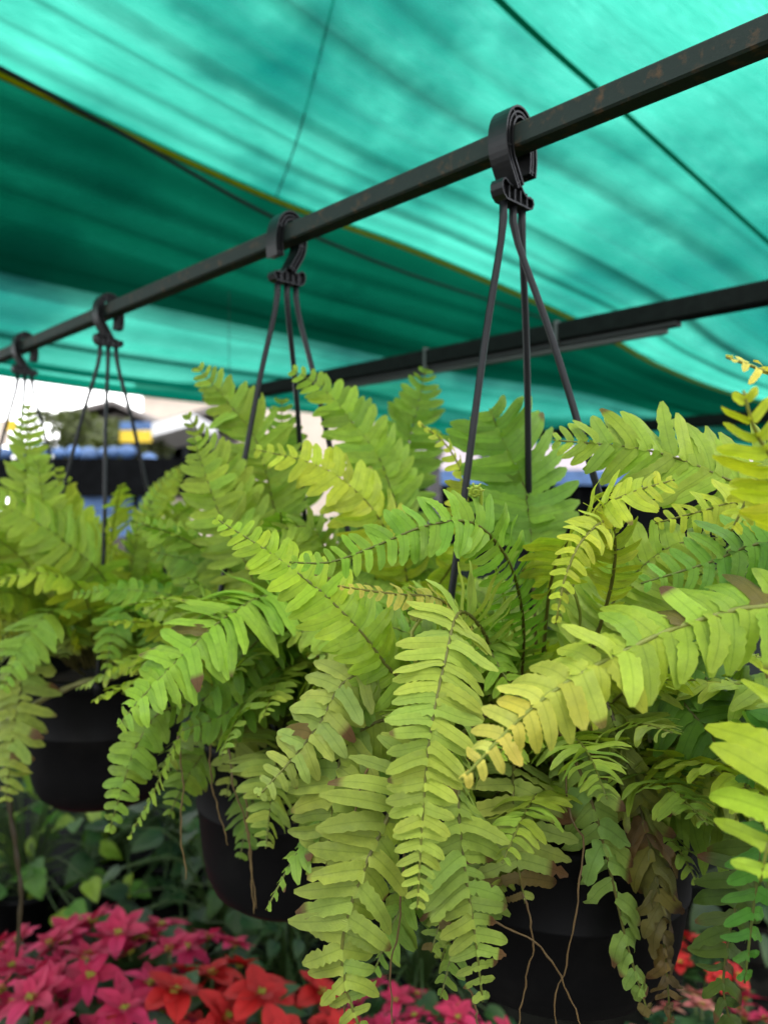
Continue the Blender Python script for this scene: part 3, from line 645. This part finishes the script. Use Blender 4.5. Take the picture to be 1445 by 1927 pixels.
# ------------------------------------------------------------------ bench and flowering plants below
BZ = .595
bench = thing('bench', 'long low slatted bench under the flowering plants', 'bench', (0, 1.75, 0))
M_WOOD = plain('dark_timber', (.008, .007, .006), .9, .4, 12, bump=.4, spec=.03)
for i in range(9):
    b = MB(); b.box((0, -.56 + i * .14, BZ - .015), (3.8, .12, .03)); b.obj('slat', M_WOOD, bench, False)
for sx in (-1.8, 0, 1.8):
    for sy in (-.5, .5):
        b = MB(); b.box((sx, sy, (BZ - .031) / 2), (.06, .06, BZ - .031)); b.obj('leg', M_WOOD, bench, False)

def leafshape(Lg, W, seg, prof, fold, droop, col, ctip):
    b = MB(); vs = []; uv = []; cs = []
    for i in range(seg + 1):
        s = i / seg; w_ = W * prof(s)
        for q in (-1, -.5, 0, .5, 1):
            vs.append((Lg * s, w_ * q, W * (fold * abs(q) * prof(s)) - droop * Lg * s * s + .05 * W * math.sin(s * 9 + q * 3)))
            uv.append((s, q)); cs.append(mixc(col, ctip, s * .7 + .3 * abs(q)))
    fs = [(i * 5 + k, i * 5 + k + 1, i * 5 + 6 + k, i * 5 + 5 + k) for i in range(seg) for k in range(4)]
    b.add(vs, fs, cs, uv); return b
def pointed(s): return max(.04, math.sin(math.pi * min(1, s) ** .85) ** .8)
def roundp(s): return max(.05, math.sin(math.pi * s ** .75) ** .55)
def heart(s): return max(.04, (math.sin(math.pi * (s * .93 + .07) ** .62)) ** .8)
def inst(name, me, parent, M):
    o = bpy.data.objects.new(name, me); COL.objects.link(o); o.parent = parent; o.matrix_local = M; return o
def frame(D, up):
    D = D.normalized(); Sd = up.cross(D)
    if Sd.length < .01: Sd = Vector((1, 0, 0)).cross(D)
    Sd.normalize(); N = D.cross(Sd); return Matrix((D, Sd, N)).transposed()
def poinsettia(label, loc, kind, height=.34, rad=.13, heads=8, seed=1):
    rnd = random.Random(seed)
    pal = {'pink': [(.46, .011, .065), (.56, .022, .11), (.38, .009, .050)], 'red': [(.42, .006, .008), (.48, .010, .010), (.33, .005, .007)], 'blush': [(.42, .10, .10), (.50, .20, .16), (.38, .06, .08)]}[kind]
    pr = pointed if kind != 'red' else roundp
    brs = [leafshape(1, .25 if kind != 'red' else .36, 6, pr, .25, dr, c, mixc(c, (.6, .05, .18) if kind == 'pink' else (.7, .04, .04) if kind == 'red' else (.6, .35, .28), .25)).mesh('bract', M_BRACT) for c, dr in zip(pal, (.12, .25, .02))]
    gl = [leafshape(1, .28, 6, pointed, .2, dr, c, c).mesh('leaf', M_GLEAF) for c, dr in (((.018, .055, .018), .3), ((.03, .08, .022), .15))]
    o = thing('poinsettia', label, 'potted flower', loc, 'poinsettias on the bench')
    b = MB(); b.lathe([(.001, 0), (.045, 0), (.06, .10), (.064, .10), (.064, .115), (.056, .115), (.05, .09), (.001, .09)], 20); b.obj('pot', M_POT, o)
    st = MB()
    for h in range(heads):
        a = 2 * math.pi * h / max(1, heads - 1) + rnd.uniform(-.3, .3); r = 0 if h == 0 else rad * rnd.uniform(.65, 1.1)
        c = Vector((r * math.cos(a), r * math.sin(a), height - r * .35 + rnd.uniform(-.02, .02)))
        st.tube(spline([Vector((0, 0, .09)), Vector((c.x * .5, c.y * .5, .2)), c - Vector((0, 0, .005))], 8)[0], .004, 6, (.08, .12, .03))
        hb = MB(); hb.lathe([(.001, .006), (.005, .004), (.006, 0), (.001, -.004)], 10, (0, 0, 0), (.45, .42, .04))
        for q in range(5):
            an = q * 1.256; hb.lathe([(.0005, .006), (.0032, .003), (.0032, -.002), (.001, -.004)], 6, (.007 * math.cos(an), .007 * math.sin(an), .001), (.40, .36, .05))
        hd = hb.obj('flower_head', M_BRACT, o, True, c)
        tilt = Vector((math.cos(a), math.sin(a), 0)) * (.5 if r else .1) + Vector((0, -.25, 1))
        up = tilt.normalized()
        x = up.cross(Vector((0, 1, 0))).normalized(); y = up.cross(x)
        for wh, (n, ln, el) in enumerate(((4, .040, .55), (6, .060, .12))):
            for q in range(n):
                an = 2 * math.pi * (q + .5 * wh) / n + rnd.uniform(-.2, .2)
                D = (x * math.cos(an) + y * math.sin(an)) + up * (el + rnd.uniform(-.2, .2))
                l = ln * rnd.uniform(.72, 1.02)
                inst('bract', rnd.choice(brs), hd, (frame(D, up).to_4x4() @ Matrix.Scale(l, 4)))
        for q in range(6):
            an = rnd.uniform(0, 6.28); D = Vector((math.cos(an), math.sin(an), rnd.uniform(-.1, .5)))
            inst('leaf', rnd.choice(gl), o, Matrix.Translation(c * .97 - Vector((0, 0, rnd.uniform(.012, .07)))) @ frame(D, Z).to_4x4() @ Matrix.Scale(rnd.uniform(.06, .09), 4))
    st.obj('stem', M_GLEAF, o)
    return o
protos = {k: None for k in ('pink', 'red', 'blush')}
def place_poin(px_, py_, kind, label, rot=0, sc=1.0):
    d = .84 * F / (py_ - CY); loc = Vector(((px_ - CX) / F * d, d, BZ))
    if protos[kind] is None: o = protos[kind] = poinsettia(label, loc, kind, seed={'pink': 3, 'red': 5, 'blush': 8}[kind])
    else: o = copy_tree(protos[kind]); o['label'] = label
    o.location = loc; o.rotation_euler.z = rot; o.scale = (sc, sc, sc * (1 + .02 * math.sin(px_)))
    return o
for i, (x, y, k, l) in enumerate([
    (130, 1752, 'pink', 'tallest pink poinsettia standing behind the others at left'), (20, 1830, 'pink', 'pink poinsettia cut off by the left edge'),
    (165, 1850, 'pink', 'pink poinsettia in front of the tallest pink one'), (320, 1812, 'pink', 'pink poinsettia just behind the red ones'),
    (60, 1925, 'pink', 'pink poinsettia in the bottom left corner'), (235, 1925, 'pink', 'pink poinsettia at the bottom between the corner one and the red ones'),
    (330, 1918, 'red', 'red poinsettia right beside the bottom pink ones'), (400, 1850, 'red', 'red poinsettia standing highest among the big red ones'),
    (585, 1925, 'red', 'small red poinsettia alone in the dark gap beside the drooping fronds'),
    (745, 1800, 'pink', 'pink poinsettia peeping out behind the drooping front fronds'), (860, 1850, 'pink', 'pink poinsettia at the left of the nearest black pot'),
    (1325, 1700, 'red', 'red poinsettia right of the nearest black pot'), (1440, 1850, 'pink', 'pink poinsettia at the right edge under the dark fronds'),
    (95, 1790, 'pink', 'pink poinsettia between the tallest one and the left edge'), (225, 1800, 'pink', 'pink poinsettia right of the tallest one'), (490, 1910, 'red', 'red poinsettia nearest the dark gap, rightmost of the big red ones'),
    (1320, 1850, 'blush', 'pale pink poinsettia low at the right of the nearest pot'), (1425, 1905, 'blush', 'pale pink poinsettia in the bottom right corner')]):
    place_poin(x, y, k, l, i * 1.3, random.uniform(.92, 1.08) * (.8 if x == 585 else .72 if 700 < x < 900 or x > 1200 else 1))

# leafy green pot plants behind
def leafy(label, loc, dark, seed, n=60, height=.56, rad=.30):
    rnd = random.Random(seed)
    cs = [(.014, .045, .014), (.022, .06, .014), (.010, .03, .012)] if dark else [(.08, .20, .022), (.19, .27, .022), (.04, .11, .018)]  # dark set puts the deep shade behind the flowers into leaf colour
    ms = [leafshape(1, .38, 7, heart, .15, dr, c, mixc(c, (.2, .3, .05), .15)).mesh('leaf', M_GLEAF) for c, dr in zip(cs, (.2, .35, .1))]
    o = thing('leafy_plant', label, 'potted plant', loc, 'leafy plants behind the flowers')
    b = MB(); b.lathe([(.001, 0), (.07, 0), (.085, .11), (.09, .11), (.09, .125), (.08, .125), (.075, .10), (.001, .10)], 24); b.obj('pot', M_POT, o)
    st = MB()
    for i in range(n):
        a = rnd.uniform(0, 6.28); r = rad * math.sqrt(rnd.random()); z = .06 + (height - .06) * rnd.random() * (1 - .3 * r / rad) + .02
        c = Vector((r * math.cos(a), r * math.sin(a), z))
        st.tube(spline([Vector((0, 0, .10)), Vector((c.x * .4, c.y * .4, z * .7 + .08)), c], 7)[0], .0025, 5, (.06, .10, .03))
        D = Vector((math.cos(a + rnd.gauss(0, .7)), math.sin(a + rnd.gauss(0, .7)), rnd.uniform(-.7, .3)))
        inst('leaf', rnd.choice(ms), o, Matrix.Translation(c) @ frame(D, Vector((0, -.6, 1))).to_4x4() @ Matrix.Scale(rnd.uniform(.045, .09), 4))
    st.obj('stem', M_GLEAF, o)
    return o
pa = leafy('bright heart leaved plant behind the pink poinsettias', (-.98, 2.12, BZ), False, 21)
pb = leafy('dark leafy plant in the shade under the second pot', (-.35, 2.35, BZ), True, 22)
def dup_leafy(src, label, loc, rz, sc=1):
    o = copy_tree(src); o['label'] = label; o.location = loc; o.rotation_euler.z = rz; o.scale = (sc,) * 3; return o
dup_leafy(pa, 'bright heart leaved plant at the left edge', (-1.28, 2.25, BZ + .0), 2.0, 1.05)
dup_leafy(pa, 'bright leafy plant left of the third pot, farther back', (-.78, 2.3, BZ), 4.0, 1.1)
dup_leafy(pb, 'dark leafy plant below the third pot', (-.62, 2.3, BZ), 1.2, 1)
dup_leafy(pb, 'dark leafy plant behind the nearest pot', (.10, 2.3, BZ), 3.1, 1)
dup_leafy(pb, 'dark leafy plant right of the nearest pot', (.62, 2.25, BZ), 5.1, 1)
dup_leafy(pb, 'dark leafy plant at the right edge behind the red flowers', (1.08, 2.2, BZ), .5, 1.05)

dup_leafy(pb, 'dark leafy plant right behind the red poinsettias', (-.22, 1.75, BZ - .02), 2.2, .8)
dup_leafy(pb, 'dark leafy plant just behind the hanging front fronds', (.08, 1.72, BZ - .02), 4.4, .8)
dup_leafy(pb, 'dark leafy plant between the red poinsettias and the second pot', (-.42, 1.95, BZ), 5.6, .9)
# added black sheet in place of the deep shade behind the bench
M_SHADE = plain('shade_black', (.008, .011, .010), .9, .4, 50)
t = thing('shade_backdrop', 'added black fence behind the benches', 'backdrop', (0, 3.4, 0))
b = MB(); n = 90
for r_, (y0, y1) in enumerate(((0, 0),)):
    vs = []; fs = []
    for i in range(n + 1):
        x = -3.2 + 6.2 * i / n; q = .03 * math.sin(i * .9) + .02 * math.sin(i * 2.3)
        for dz, dy in ((0, 0), (1.55, 0), (1.55, .004), (0, .004)): vs.append((x, q + dy, dz))
    for i in range(n):
        for k in range(4): fs.append((i * 4 + k, i * 4 + (k + 1) % 4, i * 4 + 4 + (k + 1) % 4, i * 4 + 4 + k))
    b.add(vs, fs)
b.obj('net', M_SHADE, t)
for i in range(5):
    b = MB(); b.box((-3.1 + i * 1.5, .07, .8), (.04, .04, 1.6)); b.obj('post', M_ROD, t, False)

# ------------------------------------------------------------------ street side background
M_BLUE = plain('blue_tarp', (.07, .15, .33), .6, .35, 5)
M_BEIGE = plain('beige_render', (.62, .52, .43), .85, .06, 3)
M_GREYR = plain('grey_roof_sheet', (.14, .125, .115), .7, .2, 4)
M_WHITE = plain('white_sheet', (.72, .72, .72), .5, .08, 4)
M_YEL = plain('yellow_board', (.65, .45, .02), .5, .06, 3)
M_PINK = plain('pale_wall', (.60, .52, .55), .8, .06, 3)
M_BLACK = plain('black_awning', (.004, .0045, .005), .9, .3, 10, spec=.04)
M_GLASS = plain('dark_window', (.03, .035, .04), .2, .2, 4)
def at(px_, py_, d): return P(px_, py_, d)
def slab(b, x0, x1, y0, y1, d, dep):
    """box whose front face covers that pixel rectangle at distance d"""
    a, c = at(x0, y1, d), at(x1, y0, d)
    b.box(((a.x + c.x) / 2, d + dep / 2, (a.z + c.z) / 2), (c.x - a.x, dep, c.z - a.z))
stall = thing('market_stall', 'black awninged stall across the way with blue tarpaulin on top', 'stall', (-2.6, 8.6, 0))
def part(name, mat, parent, *slabs, smooth=False):
    b = MB()
    for s in slabs: slab(b, *s)
    l = parent.location; b.v = [(x - l.x, y - l.y, z - l.z) for x, y, z in b.v]
    return b.obj(name, mat, parent, smooth)
part('awning', M_BLACK, stall, (-160, 412, 862, 934, 8.0, 1.2))
for i, (x, y, r) in enumerate([(10, 855, 13), (80, 850, 14), (112, 853, 11), (140, 851, 13), (168, 856, 15), (195, 853, 10), (215, 852, 12), (240, 851, 14), (280, 866, 14), (40, 852, 12), (-40, 852, 14)]):
    c = at(x, y, 8.3) - stall.location; rr = r / F * 8.3; b = MB()
    pr = [(.001, -rr), (rr * .6, -rr * .8), (rr * .95, -rr * .3), (rr, .1 * rr), (rr * .75, rr * .7), (rr * .3, rr * .95), (.001, rr)]
    b.lathe(pr, 12); b.v = [(x_ * (1 + .15 * math.sin(z_ * 40 + i)) * 1.2 + c.x, y_ + c.y, z_ + c.z) for x_, y_, z_ in b.v]; b.obj('tarp_bundle', M_BLUE, stall)
part('blue_shutter', M_BLUE, stall, (150, 300, 935, 962, 8.1, .1), (170, 290, 965, 1010, 8.1, .1))
part('side_panel', M_BEIGE, stall, (300, 410, 935, 1020, 8.1, .1))
for x in (-120, 60, 250, 400): part('post', M_BLACK, stall, (x, x + 8, 934, 1280, 8.05, .05))
part('counter', M_GREYR, stall, (-150, 410, 1080, 1250, 8.3, .6))
# shed with a gabled grey roof
def gable(label, x0, x1, xr, yr, ye0, ye1, d, dep, name='shed'):
    o = thing(name, label, name, (at((x0 + x1) / 2, yr, d).x, d, 0)); l = o.location
    a, r_, c = at(x0, ye0, d), at(xr, yr, d), at(x1, ye1, d)
    b = MB(); th = Vector((0, 0, .12)); vs = []
    for p in (a, r_, c, c - th, r_ - th, a - th): vs += [p - l, p + Vector((0, dep, 0)) - l]
    fs = [(0, 2, 3, 1), (2, 4, 5, 3), (4, 6, 7, 5), (6, 8, 9, 7), (8, 10, 11, 9), (10, 0, 1, 11), (0, 10, 8, 2), (2, 8, 6, 4), (1, 3, 9, 11), (3, 5, 7, 9)]
    b.add(vs, fs); b.obj('roof', M_GREYR, o, False)
    b = MB(); m = .25; zt = min(a.z, c.z) - .1
    p = [Vector((a.x + m, d + .3, 0)), Vector((c.x - m, d + .3, 0)), Vector((c.x - m, d + .3, zt)), Vector((r_.x, d + .3, r_.z - .3)), Vector((a.x + m, d + .3, zt))]
    vs = [q - l for q in p] + [q + Vector((0, dep - .6, 0)) - l for q in p]
    b.add(vs, [(0, 1, 2, 3, 4), (9, 8, 7, 6, 5), (0, 5, 6, 1), (1, 6, 7, 2), (4, 9, 5, 0)]); b.obj('wall', plain('shed_wall', (.10, .09, .08), .9, .3, 2), o, False)
    for i in range(3):
        x = a.x + (c.x - a.x) * (.3 + .2 * i); b = MB(); b.box(Vector((x, d + .28, zt - .35)) - l, (.5, .06, .5)); b.obj('window', M_GLASS, o, False)
    return o
gable('grey gable roofed shed beyond the black stall', 82, 292, 212, 752, 782, 792, 19, 8)
gable('lower grey roofed lean-to right of the gabled shed', 268, 420, 405, 762, 800, 775, 15, 5)
o = thing('lean_to_roof', 'white sloping roof sheet beside the yellow sign', 'roof', (at(300, 800, 13).x, 13, 0)); b = MB()
a, c = at(232, 812, 13), at(360, 776, 13); vs = []
for p in (a, c): vs += [p, p + Vector((0, 0, -.22)), p + Vector((0, 2, -.22)), p + Vector((0, 2, 0))]
b.add([q - o.location for q in vs], [(0, 4, 5, 1), (1, 5, 6, 2), (2, 6, 7, 3), (3, 7, 4, 0), (0, 1, 2, 3), (4, 7, 6, 5)]); b.obj('sheet', M_WHITE, o, False)
for p in (a, c):
    b = MB(); b.box(Vector((p.x, 14, (p.z - .25) / 2)) - o.location, (.08, .08, p.z - .25)); b.obj('post', M_BLACK, o, False)
o = thing('sign_board', 'yellow sign board on a post above the black stall', 'sign', (at(255, 820, 11).x, 11, 0))
part('board', M_YEL, o, (226, 284, 810, 832, 11, .06)); part('post', M_BLACK, o, (252, 257, 832, 1190, 11.02, .04)); part('blue_header', M_BLUE, o, (226, 284, 794, 808, 11, .06))
o = thing('sign_board', 'small yellow and beige sign at the left edge beyond the stall', 'sign', (at(10, 820, 11).x, 11, 0))
part('board', M_BEIGE, o, (-30, 14, 790, 838, 11, .06)); part('panel', M_YEL, o, (14.5, 30, 790, 812, 11, .05)); part('post', M_BLACK, o, (-5, 0, 838, 1190, 11.02, .04))
# hedge-like trees
M_TREE = leafmat('tree_leaf', vein=10, trans=.2)
def tree(label, px0, px1, py0, d, seed):
    rnd = random.Random(seed); a, c = at(px0, py0, d), at(px1, py0, d); W = c.x - a.x; H = a.z
    o = thing('tree', label, 'tree', ((a.x + c.x) / 2, d, 0))
    b = MB(); b.tube(spline([Vector((0, 0, 0)), Vector((.1, 0, H * .4)), Vector((0, 0, H * .8))], 8)[0], [.16 - .014 * i for i in range(9)], 8, (.06, .045, .03))
    for q in range(5):
        an = q * 1.3; b.tube(spline([Vector((0, 0, H * .4 + .1 * q)), Vector((W * .2 * math.cos(an), .4 * math.sin(an), H * .65)), Vector((W * .35 * math.cos(an), .7 * math.sin(an), H * .85))], 6)[0], .04, 5, (.06, .045, .03))
    b.obj('trunk', M_STEM, o)
    b = MB(); cl = [(rnd.uniform(-.42, .42) * W, rnd.uniform(-.8, .8), H * rnd.uniform(.5, .95), rnd.uniform(.35, .6)) for _ in range(16)]
    for i in range(2600):
        cx, cy, cz, r = rnd.choice(cl); v = Vector((rnd.gauss(0, 1), rnd.gauss(0, 1), rnd.gauss(0, 1))).normalized() * r * rnd.uniform(.5, 1)
        p = Vector((cx, cy, cz)) + v; p.z = min(p.z, H); s = rnd.uniform(.05, .1)
        u = Vector((rnd.gauss(0, 1), rnd.gauss(0, 1), rnd.gauss(0, 1))).normalized(); v2 = u.orthogonal().normalized()
        g = rnd.uniform(.7, 1.3); b.add([p - u * s, p + v2 * s * .5, p + u * s, p - v2 * s * .5], [(0, 1, 2, 3)], (.085 * g, .105 * g, .022 * g))
    b.obj('crown', M_TREE, o); return o
tree('olive green tree in front of the gabled shed', 92, 215, 785, 14, 5)
tree('olive tree left of the yellow sign', 175, 300, 800, 13.5, 6)
# buildings
def building(label, x0, x1, y0, d, mat, wins, name='building'):
    o = thing(name, label, 'building', (at((x0 + x1) / 2, y0, d).x, d, 0)); a, c = at(x0, y0, d), at(x1, y0, d); l = o.location
    b = MB(); b.box(Vector(((a.x + c.x) / 2, d + 4, a.z / 2)) - l, (c.x - a.x, 8, a.z)); b.obj('wall', mat, o, False)
    b = MB(); b.box(Vector(((a.x + c.x) / 2, d + 4, a.z + .12)) - l, (c.x - a.x + .4, 8.4, .24)); b.obj('parapet', mat, o, False)
    for (wx0, wx1, wy0, wy1) in wins:
        b = MB(); slab(b, wx0, wx1, wy0, wy1, d - .08, .06); b.v = [(x - l.x, y - l.y, z - l.z) for x, y, z in b.v]; f = b.obj('window', M_WHITE, o, False)
        b = MB(); slab(b, wx0 + 2, wx1 - 2, wy0 + 2, wy1 - 2, d - .11, .028); b.v = [(x - l.x, y - l.y, z - l.z) for x, y, z in b.v]; b.obj('pane', M_GLASS, f, False)
    return o
building('beige rendered building between the second fern and the net', 268, 760, 735, 26, M_BEIGE, [(300, 318, 800, 825), (600, 612, 880, 900), (450, 468, 800, 830)])
building('pale pinkish building behind the nearest strands', 770, 1700, 800, 24, M_PINK, [(900, 925, 850, 880), (1000, 1025, 860, 890), (1200, 1230, 860, 890)])
o = thing('market_stall', 'distant stall with blue panels behind the nearest strands', 'stall', (at(960, 900, 10).x, 10, 0))
part('blue_awning', M_BLUE, o, (830, 1250, 884, 912, 10, .9)); part('shade_slab', M_BLACK, o, (640, 1700, 914, 1235, 10.3, .5)); part('red_sign', plain('red_board', (.3, .05, .03), .6, .1), o, (790, 828, 893, 915, 10, .06))  # solid black slab paints in the shaded inside of the stall
for x in (806, 1085): part('post', M_BLACK, o, (x, x + 7, 912, 1210, 10.1, .05))
o = thing('utility_pole', 'dark pole standing in front of the pale building', 'pole', (at(816, 900, 7).x, 7, 0))
b = MB(); b.tube([Vector((0, 0, 0)), Vector((0, 0, 2.62))], [.075, .06], 12); b.obj('shaft', plain('weathered_pole', (.05, .048, .05), .9, .4, 12), o)
b = MB(); b.box((.0, -.08, 2.35), (.16, .10, .22)); b.obj('meter_box', M_GREYR, o, False)
